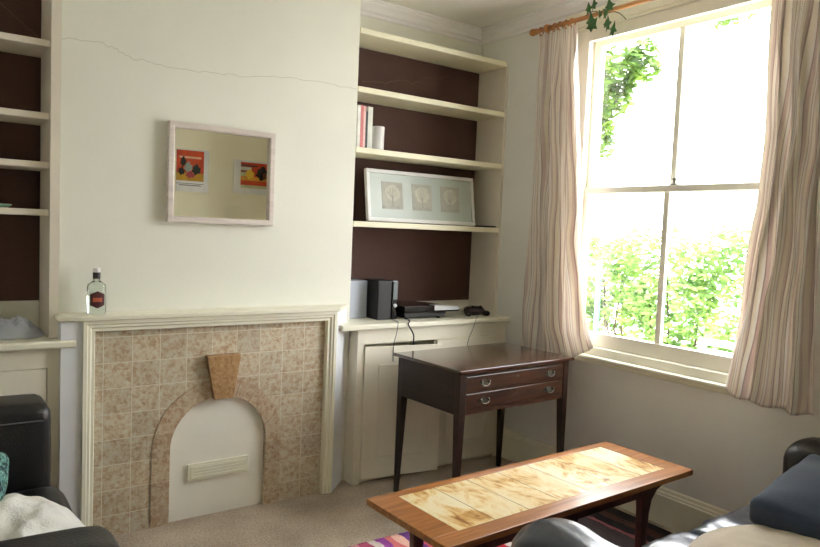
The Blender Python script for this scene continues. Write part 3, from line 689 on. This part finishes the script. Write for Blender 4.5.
MB().prism([(2.545, .9675), (2.700, .9665), (2.742, .9685), (2.722, .988), (2.640, .993), (2.545, .997)], 'Y', 3.2880, 3.2915).prism([(x, .9985-.016*((x-2.322)/.40)**1.5+.005*math.sin(PI*(x-2.322)/.40)) for x in (2.545, 2.60, 2.65, 2.70, 2.72)]+[(x, 1.0015-.016*((x-2.322)/.40)**1.5+.005*math.sin(PI*(x-2.322)/.40)) for x in (2.72, 2.70, 2.65, 2.60, 2.545)], 'Y', 3.289, 3.345).build('silver_strip', M['silver'], co)
for x in (2.36, 2.60):
    for y in (3.32, 3.54): MB().lathe([(.0, 0), (.010, 0), (.010, .009), (.0, .009)], (x, y, .9172), 12).build('foot', M['black_matte'], co)
gp = thing('gamepad', (2.93, 3.36, .917), 'dark purplish games controller resting at the right end of the cupboard top', 'gamepad')
Rg = Matrix.Rotation(math.radians(-14), 3, 'Z')
MB().soft((2.91, 3.345, .948), (.130, .066, .048), .020, (.0, .006, .006), 8, rot=Rg).build('body', M['purple'], gp, smooth=True)
for sx in (-1, 1):
    MB().soft((2.91+sx*.058, 3.325-sx*.012, .9365), (.040, .085, .034), .0165, (0, 0, 0), 8, rot=Matrix.Rotation(sx*.35-.2, 3, 'Z') @ Matrix.Rotation(.12, 3, 'X')).build('grip', M['black_matte'], gp, smooth=True)
    MB().lathe([(.0, 0), (.007, 0), (.006, .008), (.010, .012), (.008, .016), (.0, .016)], (2.91+sx*.028, 3.322-sx*.006, .966), 12).build('thumbstick', M['black_matte'], gp)
# cables
def cable(pts, r_, mat, label):
    # smooth curve through the points
    P = [Vector(p) for p in pts]; out = []
    for i in range(len(P)-1):
        p0 = P[max(i-1, 0)]; p1 = P[i]; p2 = P[i+1]; p3 = P[min(i+2, len(P)-1)]
        for k in range(8):
            t = k/8; out.append(.5*((2*p1)+(-p0+p2)*t+(2*p0-5*p1+4*p2-p3)*t*t+(-p0+3*p1-3*p2+p3)*t**3))
    out.append(P[-1])
    return tag(MB().tube(out, r_, 6).build('cable', mat, smooth=True), label, 'cable')
cable([(2.34, 3.27, .9205), (2.31, 3.215, .921), (2.286, 3.193, .905), (2.32, 3.188, .85), (2.325, 3.190, .80), (2.32, 3.192, .70)], .0042, M['black_matte'], 'thick black cable hanging from the console over the cupboard edge')
cable([(2.25, 3.31, .9200), (2.225, 3.215, .921), (2.212, 3.194, .900), (2.205, 3.192, .86), (2.192, 3.195, .80), (2.19, 3.195, .70)], .0022, M['grey_plastic'], 'thin grey cable hanging below the black speaker')
cable([(2.90, 3.29, .9195), (2.83, 3.225, .920), (2.80, 3.195, .912), (2.775, 3.190, .86), (2.746, 3.192, .80), (2.73, 3.194, .72)], .0018, M['grey_plastic'], 'thin cable hanging from the games controller over the cupboard edge')

# left alcove: white cloth, green dish
def heap(name, mat, c, rx, ry, h_, seed, rough=.35, n=44, sharp=1.0):
    """crumpled textile lying in a heap: domed sheet with folds and a closed underside"""
    m_ = MB(); top = []; 
    for j in range(n+1):
        row = []
        for i in range(n+1):
            u, v = 2*i/n-1, 2*j/n-1
            # square to disc
            x = u*math.sqrt(1-v*v/2); y = v*math.sqrt(1-u*u/2); d = min(1, math.hypot(x, y))
            e = 1+.10*noise.noise(Vector((math.atan2(y, x)*1.2, seed, 0)))
            f = noise.noise(Vector((x*2.2+seed, y*2.2, seed)))+.5*noise.noise(Vector((x*5+seed, y*5, 1)))
            ridge = 1-abs(noise.noise(Vector((x*3+seed*2, y*3+4, 2))))*2
            z = h_*((1-d**2.5)**.8)*(1+rough*f+.25*rough*ridge)+.004
            row.append(m_.bm.verts.new((c[0]+x*rx*e, c[1]+y*ry*e, c[2]+max(.003, z))))
        top.append(row)
    for j in range(n):
        for i in range(n): m_.bm.faces.new((top[j][i], top[j][i+1], top[j+1][i+1], top[j+1][i]))
    edge = [top[0][i] for i in range(n+1)]+[top[j][n] for j in range(1, n+1)]+[top[n][i] for i in range(n-1, -1, -1)]+[top[j][0] for j in range(n-1, 0, -1)]
    low = [m_.bm.verts.new((v.co.x, v.co.y, c[2]+.0005)) for v in edge]
    for i in range(len(edge)): m_.bm.faces.new((edge[i], low[i], low[(i+1) % len(edge)], edge[(i+1) % len(edge)]))
    m_.bm.faces.new(low)
    return m_.build(name, mat, smooth=True)
tag(heap('cloth', M['white_plastic'], (.315, 3.380, .9175), .13, .072, .07, 3.1, .5), 'crumpled pale cloth on the left alcove cupboard top', 'cloth')
tag(MB().lathe([(.0, 0), (.045, 0), (.055, .01), (.066, .09), (.066, .115), (.062, .115), (.060, .09), (.050, .016), (.0, .012)], (.225, 3.530, .9175), 28).build('bowl', M['white_ceramic'], smooth=True), 'white round bowl behind the crumpled cloth in the left alcove', 'bowl')
tag(MB().lathe([(.0, 0), (.030, 0), (.044, .010), (.046, .016), (.040, .014), (.028, .006), (.0, .005)], (.275, 3.40, 1.4725), 24).build('dish', M['green_dish'], smooth=True), 'small pale green dish on the lowest left alcove shelf', 'dish')

# ------------------------------------------------------------------ writing desk
DX, DY, DA = 2.132, 2.529, math.radians(2.3)
DT = Matrix.Translation((DX, DY, 0)) @ Matrix.Rotation(DA, 4, 'Z')
DW, DD, DH = .862, .549, .775
dk = thing('writing_desk', (2.55, 2.82, 0), 'dark mahogany side desk with two drawers and tapered legs, beside the window', 'desk')
def dbox(*a): return MB().box(*a)
def D(m_, name, mat, parent=dk, **k): return m_.xf(DT).build(name, mat, parent, **k)
prof = [(0, .757), (-0.0, .775)]
D(MB().prism([(0.004, .757), (0, .760), (0, .771), (.005, .775), (DW-.005, .775), (DW, .771), (DW, .760), (DW-.004, .757)], 'Y', 0, DD), 'desk_top', M['mahogany'], bevel=.003)
ix, iy = .022, .020
D(dbox(ix, ix+.022, iy+.04, DD-iy-.04, .545, .757), 'side_panel', M['mahogany_side_shade'])
D(dbox(DW-ix-.022, DW-ix, iy+.04, DD-iy-.04, .545, .757), 'side_panel', M['mahogany_side_shade'])
D(dbox(ix+.04, DW-ix-.04, DD-iy-.022, DD-iy, .545, .757), 'back_panel', M['mahogany'])
D(dbox(ix+.04, DW-ix-.04, iy+.004, iy+.02, .738, .757).box(ix+.04, DW-ix-.04, iy+.004, iy+.02, .650, .658).box(ix+.04, DW-ix-.04, iy+.004, iy+.02, .545, .566).box(ix+.045, DW-ix-.045, iy+.02, DD-iy-.03, .546, .552), 'front_rail', M['mahogany_front'])
for x in (ix, DW-ix-.042):
    for y in (iy, DD-iy-.042):
        m_ = MB(); w = .042
        ox = 1 if x < .4 else -1; oy = 1 if y < .25 else -1
        # square top block then taper on the inner faces
        def ring(z, s_):
            x0 = x if ox > 0 else x+w-s_; y0 = y if oy > 0 else y+w-s_
            return [m_.bm.verts.new(p) for p in ((x0, y0, z), (x0+s_, y0, z), (x0+s_, y0+s_, z), (x0, y0+s_, z))]
        rs = [ring(.757, w), ring(.545, w), ring(.0, .022)]
        for A, B in zip(rs, rs[1:]):
            for k in range(4): m_.bm.faces.new((A[k], A[(k+1) % 4], B[(k+1) % 4], B[k]))
        m_.bm.faces.new(rs[0]); m_.bm.faces.new(rs[-1][::-1])
        D(m_, 'leg', M['mahogany_leg'], bevel=.002)
for z0, z1 in ((.660, .736), (.568, .648)):
    d = D(dbox(ix+.044, DW-ix-.044, iy+.001, iy+.018, z0, z1), 'drawer', M['mahogany_front'], bevel=.003)
    D(dbox(ix+.06, DW-ix-.06, iy+.018, DD-.08, z0+.006, z1-.012), 'drawer_box', M['mahogany_front'], d)
    zc = (z0+z1)/2
    for x in (.185, DW-.185):
        m_ = MB()
        q = []
        for k in range(24):
            t = 2*PI*k/24; rr = 1+.16*math.cos(4*t)
            q.append((x+.033*rr*math.cos(t), zc+.016*rr*math.sin(t)))
        m_.prism(q, 'Y', iy-.002, iy+.0012)
        m_.xf(DT); pl_ = m_.build('handle_plate', M['brass'], d)
        m_ = MB()
        for s_ in (-1, 1): m_.lathe([(.0, 0), (.005, 0), (.004, -.008), (.006, -.011), (.0, -.012)], (x+s_*.026, iy-.002, zc+.006), 10, 'Y')
        m_.tube([(x-.026, iy-.011, zc+.006), (x-.026, iy-.014, zc-.006), (x-.014, iy-.015, zc-.014), (x, iy-.015, zc-.016), (x+.014, iy-.015, zc-.014), (x+.026, iy-.014, zc-.006), (x+.026, iy-.011, zc+.006)], .0028, 8)
        m_.xf(DT).build('bail_pull', M['brass'], d, smooth=True)
    D(MB().lathe([(.0, 0), (.006, 0), (.006, -.0018), (.0, -.0018)], (DW/2, iy+.001, zc+.01), 12, 'Y'), 'keyhole', M['brass'], d)

# ------------------------------------------------------------------ coffee table
ct = thing('coffee_table', (1.344, 1.633, 0), 'long low teak coffee table with a cream and ochre tile inlay', 'coffee table')
TX0, TX1, TY0, TY1, TZ = 1.356, 2.768, 1.633, 2.098, .45
def ring_top(x0, x1, y0, y1, a0, a1, b0, b1, z0, z1):
    m_ = MB()
    m_.box(x0, x1, y0, b0, z0, z1).box(x0, x1, b1, y1, z0, z1).box(x0, a0, b0, b1, z0, z1).box(a1, x1, b0, b1, z0, z1)
    return m_
ring_top(TX0, TX1, TY0, TY1, 1.472, 2.672, 1.710, 2.056, TZ-.024, TZ).build('top_frame', M['teak'], ct, bevel=.002)
MB().box(1.4725, 2.6715, 1.7105, 2.0555, TZ-.020, TZ-.001).build('tile_inlay', M['table_tile'], ct)
MB().box(1.50, 2.53, 1.69, 2.05, TZ-.034, TZ-.0245).build('underboard', M['teak_leg'], ct)
for y in (1.680, 2.040):
    MB().box(1.56, 2.47, y-.009, y+.009, TZ-.075, TZ-.034).build('apron', M['teak_leg'], ct)
for lx, sx in ((1.555, -1), (2.475, 1)):
    for y in (1.680, 2.040):
        q = []
        # leg tapering down, flaring outwards into the top like a bracket
        out = [(.019, .0125), (.021, .20), (.026, .30), (.040, .355), (.075, .392), (.130, .412), (.195, .4245)]
        inn = [(-.185+.10, .4245), (-.050, .400), (-.034, .375), (-.027, .33), (-.021, .20), (-.015, .0125)]
        pts = [(lx+sx*u, z) for u, z in out]+[(lx+sx*u, z) for u, z in inn]
        MB().prism(pts, 'Y', y-.016, y+.016).build('leg', M['teak_leg'], ct, bevel=.004)
    MB().box(lx-.012, lx+.012, 1.68, 2.04, TZ-.085, TZ-.040).build('cross_rail', M['teak_leg'], ct)

ct.rotation_euler.z = math.radians(1.4)

# rug
m_ = MB(); NX, NY = 90, 70; G = []
for j in range(NY+1):
    row = []
    for i in range(NX+1):
        x = 1.53+1.50*i/NX; y = .95+(1.655-.10*i/NX)*j/NY
        e = .008*noise.noise(Vector((x*9, y*9, 0)))
        row.append(m_.bm.verts.new((x+(.006*math.sin(y*13) if i in (0,) else 0), y+(.006*math.sin(x*11) if j in (0, NY) else 0), .009+.003*noise.noise(Vector((x*6, y*3, 3))))))
    G.append(row)
for j in range(NY):
    for i in range(NX): m_.bm.faces.new((G[j][i], G[j][i+1], G[j+1][i+1], G[j+1][i]))
edge = [G[0][i] for i in range(NX+1)]+[G[j][NX] for j in range(1, NY+1)]+[G[NY][i] for i in range(NX-1, -1, -1)]+[G[j][0] for j in range(NY-1, 0, -1)]
low = [m_.bm.verts.new((v.co.x, v.co.y, .0005)) for v in edge]
for i in range(len(edge)): m_.bm.faces.new((edge[i], low[i], low[(i+1) % len(edge)], edge[(i+1) % len(edge)]))
m_.bm.faces.new(low)
tag(m_.build('rug', M['rug'], smooth=True), 'multicoloured striped woven rug under the tiled coffee table', 'rug')

# ------------------------------------------------------------------ black leather armchair, left
L = M['leather']
ac = thing('armchair', (0, 2.36, 0), 'black leather armchair in front of the left alcove cupboard', 'armchair')
MB().soft((-.03, 2.955, .40), (.87, .25, .68), .045, (.0, .012, .01), 14, wr=.004, seed=1).build('arm', L, ac, smooth=True)
MB().soft((-.02, 1.775, .365), (.86, .235, .60), .06, (.0, .012, .015), 14, wr=.004, seed=4).build('arm', L, ac, smooth=True)
MB().soft((-.49, 2.365, .46), (.24, 1.42, .80), .08, (.02, .0, .01), 14, wr=.006, seed=7).build('backrest', L, ac, smooth=True)
MB().soft((-.02, 2.36, .18), (.82, .92, .24), .03, (.01, .0, .0), 10, wr=.003, seed=9).build('seat_base', L, ac, smooth=True)
MB().soft((.0, 2.36, .37), (.86, .915, .15), .05, (.015, .0, .02), 16, wr=.008, seed=12).build('seat_cushion', L, ac, smooth=True)
MB().tube([(-.40, 2.826, .685), (.375, 2.826, .685)], .003, 6).build('piping', L, ac, smooth=True)
for x in (-.42, .34):
    for y in (1.76, 2.95): MB().lathe([(.0, 0), (.020, 0), (.028, .065), (.0, .065)], (x, y, 0), 14).build('foot', M['mahogany_leg'], ac)
tag(heap('throw', M['white_cloth'], (.225, 2.36, .438), .215, .34, .085, 8.2, .35), 'crumpled white cotton throw on the seat of the left armchair', 'throw')
tag(MB().soft((.06, 2.66, .525), (.36, .12, .26), .03, (.0, .045, .0), 16, wr=.010, ws=9, seed=3, rot=Matrix.Rotation(-.9, 3, 'X') @ Matrix.Rotation(.15, 3, 'Y')).build('cushion', M['teal'], smooth=True), 'teal and dark green patterned cushion on the left armchair', 'cushion')

# ------------------------------------------------------------------ leather sofa, right foreground
LB = M['leather_skylit']
sf = thing('sofa', (2.2, .95, 0), 'glossy black leather sofa tinted with bluish skylight, in the right foreground by the window', 'sofa')
MB().soft((1.480, .96, .345), (.25, .92, .55), .10, (.0, .02, .02), 26, wr=.020, ws=7, seed=2).build('arm', LB, sf, smooth=True)
MB().soft((2.935, .885, .405), (.24, .93, .55), .095, (.0, .0, .0), 22, wr=.008, ws=6, seed=5).build('arm', L, sf, smooth=True)
MB().soft((2.24, .42, .45), (1.60, .24, .76), .09, (.0, .02, .02), 16, wr=.008, seed=8).build('backrest', LB, sf, smooth=True)
MB().soft((2.24, .92, .19), (1.14, .82, .24), .03, (.0, .01, .0), 12, wr=.003, seed=3).build('seat_base', LB, sf, smooth=True)
for k, cx in enumerate((1.95, 2.53)):
    MB().soft((cx, .955, .355), (.575, .85, .145), .055, (.0, .02, .02), 30, wr=.014, ws=9, seed=11+k*3).build('seat_cushion', LB, sf, smooth=True)
for x in (1.50, 2.95):
    for y in (.45, 1.28): MB().lathe([(.0, 0), (.020, 0), (.028, .085), (.0, .085)], (x, y, .014 if y > .9 else .0), 14).build('foot', M['mahogany_leg'], sf)
tag(MB().soft((2.60, 1.02, .540), (.46, .40, .11), .03, (.0, .0, .04), 18, wr=.008, ws=7, seed=6, rot=Matrix.Rotation(-.22, 3, 'Y') @ Matrix.Rotation(.12, 3, 'X')).build('cushion', M['navy'], smooth=True), 'plain navy blue cushion lying against the far arm of the sofa', 'cushion')
tag(heap('blanket', M['beige_cloth'], (2.22, .98, .446), .36, .28, .045, 5.5, .35), 'beige wool blanket spread over the sofa seat', 'blanket')

# ------------------------------------------------------------------ outside
gd = MB().box(3.45, 26, -14, 22, -.55, -.35).build('garden_ground', M['paving']); gd['kind'] = 'structure'
def leaf_cloud(name, mat, parent, centres, count, size, seed):
    """a few thousand separate pointed leaves round a set of ellipsoids, one foliage mesh"""
    m_ = MB(); rnd = random.Random(seed)
    tot = sum(c[3]*c[4]*c[5] for c in centres)
    for (cx, cy, cz, rx, ry, rz) in centres:
        for _ in range(int(count*rx*ry*rz/tot)):
            while True:
                p = Vector((rnd.uniform(-1, 1), rnd.uniform(-1, 1), rnd.uniform(-1, 1)))
                if .25 < p.length < 1: break
            p = Vector((cx+p.x*rx, cy+p.y*ry, cz+p.z*rz))
            s_ = size*rnd.uniform(.6, 1.3)
            a = Vector((rnd.gauss(0, 1), rnd.gauss(0, 1), rnd.gauss(0, .6))).normalized(); b_ = a.orthogonal().normalized()
            n_ = a.cross(b_)
            vs_ = [m_.bm.verts.new(p+q) for q in (-a*s_, b_*s_*.45-n_*s_*.1, a*s_, -b_*s_*.45-n_*s_*.1)]
            m_.bm.faces.new(vs_)
    return m_.build(name, mat, parent)
rnd = random.Random(4)
def shrub(cx, cy, w, h_, label, seed, count):
    t = thing('shrub', (cx, cy, -.35), label, 'shrub', )
    rn = random.Random(seed); C_ = []
    for k in range(45):
        C_.append((cx+rn.uniform(-.2, .2), cy+((k % 9)/4-1)*w*.92+rn.uniform(-.08, .08), -.15+(h_-.30)*(k//9)/4+rn.uniform(-.14, .10), .3, rn.uniform(.20, .30), rn.uniform(.20, .30)))
    leaf_cloud('foliage', M['bush'], t, C_, count, .050, seed)
    m_ = MB()
    for k in range(7):
        y = cy+rn.uniform(-w, w)*.6; m_.tube([(cx, cy+(y-cy)*.3, -.36), (cx+rn.uniform(-.1, .1), y, .4), (cx+rn.uniform(-.2, .2), y+rn.uniform(-.2, .2), h_-.4)], [.02, .012, .005], 6)
    m_.build('stem', M['soil_pot'], t)
    return t
shrub(6.5, 4.55, 1.15, 1.75, 'broad bright green shrub outside, seen through the lower window panes', 21, 11000)
tr_ = thing('tree', (6.6, 6.9, -.35), 'garden tree with bright green leaves reaching in at the upper left of the window', 'tree')
MB().tube([(6.6, 6.9, -.36), (6.55, 6.85, 1.2), (6.4, 6.6, 2.4), (6.1, 6.1, 3.1), (5.7, 5.4, 3.5), (5.5, 4.6, 3.75), (5.47, 3.9, 3.62), (5.5, 3.35, 3.38)], [.14, .12, .10, .06, .04, .025, .015, .006], 10).build('trunk', M['soil_pot'], tr_, smooth=True)
leaf_cloud('foliage', M['tree'], tr_, [(5.5, 4.68, 3.40, .25, .20, .50), (5.5, 4.66, 2.85, .25, .20, .45), (5.45, 4.28, 3.05, .22, .20, .18), (5.45, 4.07, 3.12, .22, .16, .22), (5.45, 4.42, 2.80, .22, .22, .18), (5.5, 4.58, 2.45, .2, .18, .24), (5.5, 4.35, 3.66, .2, .16, .08), (5.5, 3.30, 3.36, .15, .28, .09), (5.6, 5.5, 3.4, .4, .5, .5), (6.2, 6.4, 3.4, .7, .7, .7)], 17000, .060, 9)
bn = thing('garden_bench', (5.6, 3.1, -.35), 'white slatted garden bench outside, low in the right window pane', 'bench')
for k in range(3): MB().box(5.58, 5.62, 2.4, 3.40, .38+k*.09, .43+k*.09).build('back_slat', M['garden_white'], bn)
MB().box(5.15, 5.58, 2.4, 3.40, .08, .12).build('seat', M['garden_white'], bn)
for y in (2.45, 3.36):
    for x in (5.2, 5.58): MB().box(x-.02, x+.02, y-.03, y+.03, -.35, .12 if x < 5.5 else .58).build('leg', M['garden_white'], bn)
tag(MB().box(5.50, 5.54, 4.46, 4.50, -.36, 1.22).build('garden_post', M['teal_post'], bevel=.006), 'pale teal wooden post standing outside before the left shrub', 'post')

# ------------------------------------------------------------------ daylight
w = bpy.data.worlds.new('overcast_sky'); SC.world = w; w.use_nodes = True
nt = w.node_tree; bg = nt.nodes['Background']
tc = nt.nodes.new('ShaderNodeTexCoord'); sp = nt.nodes.new('ShaderNodeSeparateXYZ'); nt.links.new(tc.outputs['Generated'], sp.inputs[0])
r = ramp(nt, [(.0, (.55, .56, .55, 1)), (.5, (1.0, .99, .98, 1)), (.7, (.96, .98, 1.0, 1)), (1.0, (.88, .93, 1.0, 1))])
mm = nt.nodes.new('ShaderNodeMath'); mm.operation = 'MULTIPLY_ADD'; mm.inputs[1].default_value = .5; mm.inputs[2].default_value = .5
nt.links.new(sp.outputs['Z'], mm.inputs[0]); nt.links.new(mm.outputs[0], r.inputs['Fac']); nt.links.new(r.outputs['Color'], bg.inputs['Color'])
bg.inputs['Strength'].default_value = 11.5

# ------------------------------------------------------------------ camera
yaw, pitch, roll, fpx = math.radians(35.553), math.radians(-3.6327), math.radians(2.3954), 687.37
F = Vector((math.sin(yaw)*math.cos(pitch), math.cos(yaw)*math.cos(pitch), math.sin(pitch)))
R = Vector((math.cos(yaw), -math.sin(yaw), 0)); U = R.cross(F)
R2 = math.cos(roll)*R+math.sin(roll)*U; U2 = -math.sin(roll)*R+math.cos(roll)*U
cam = bpy.data.cameras.new('camera'); co_ = bpy.data.objects.new('camera', cam); COL.objects.link(co_)
mt = Matrix((R2, U2, -F)).transposed().to_4x4(); mt.translation = (0, 0, 1.45); co_.matrix_world = mt
cam.sensor_fit = 'HORIZONTAL'; cam.sensor_width = 36; cam.lens = fpx/820*36; cam.clip_start = .05; cam.clip_end = 200
SC.camera = co_
SC.view_settings.view_transform = 'Standard'; SC.view_settings.look = 'None'; SC.view_settings.gamma = 1; SC.view_settings.use_curve_mapping = False
SC.view_settings.exposure = 0.6
SC.cycles.max_bounces = 14; SC.cycles.diffuse_bounces = 8; SC.cycles.transparent_max_bounces = 12
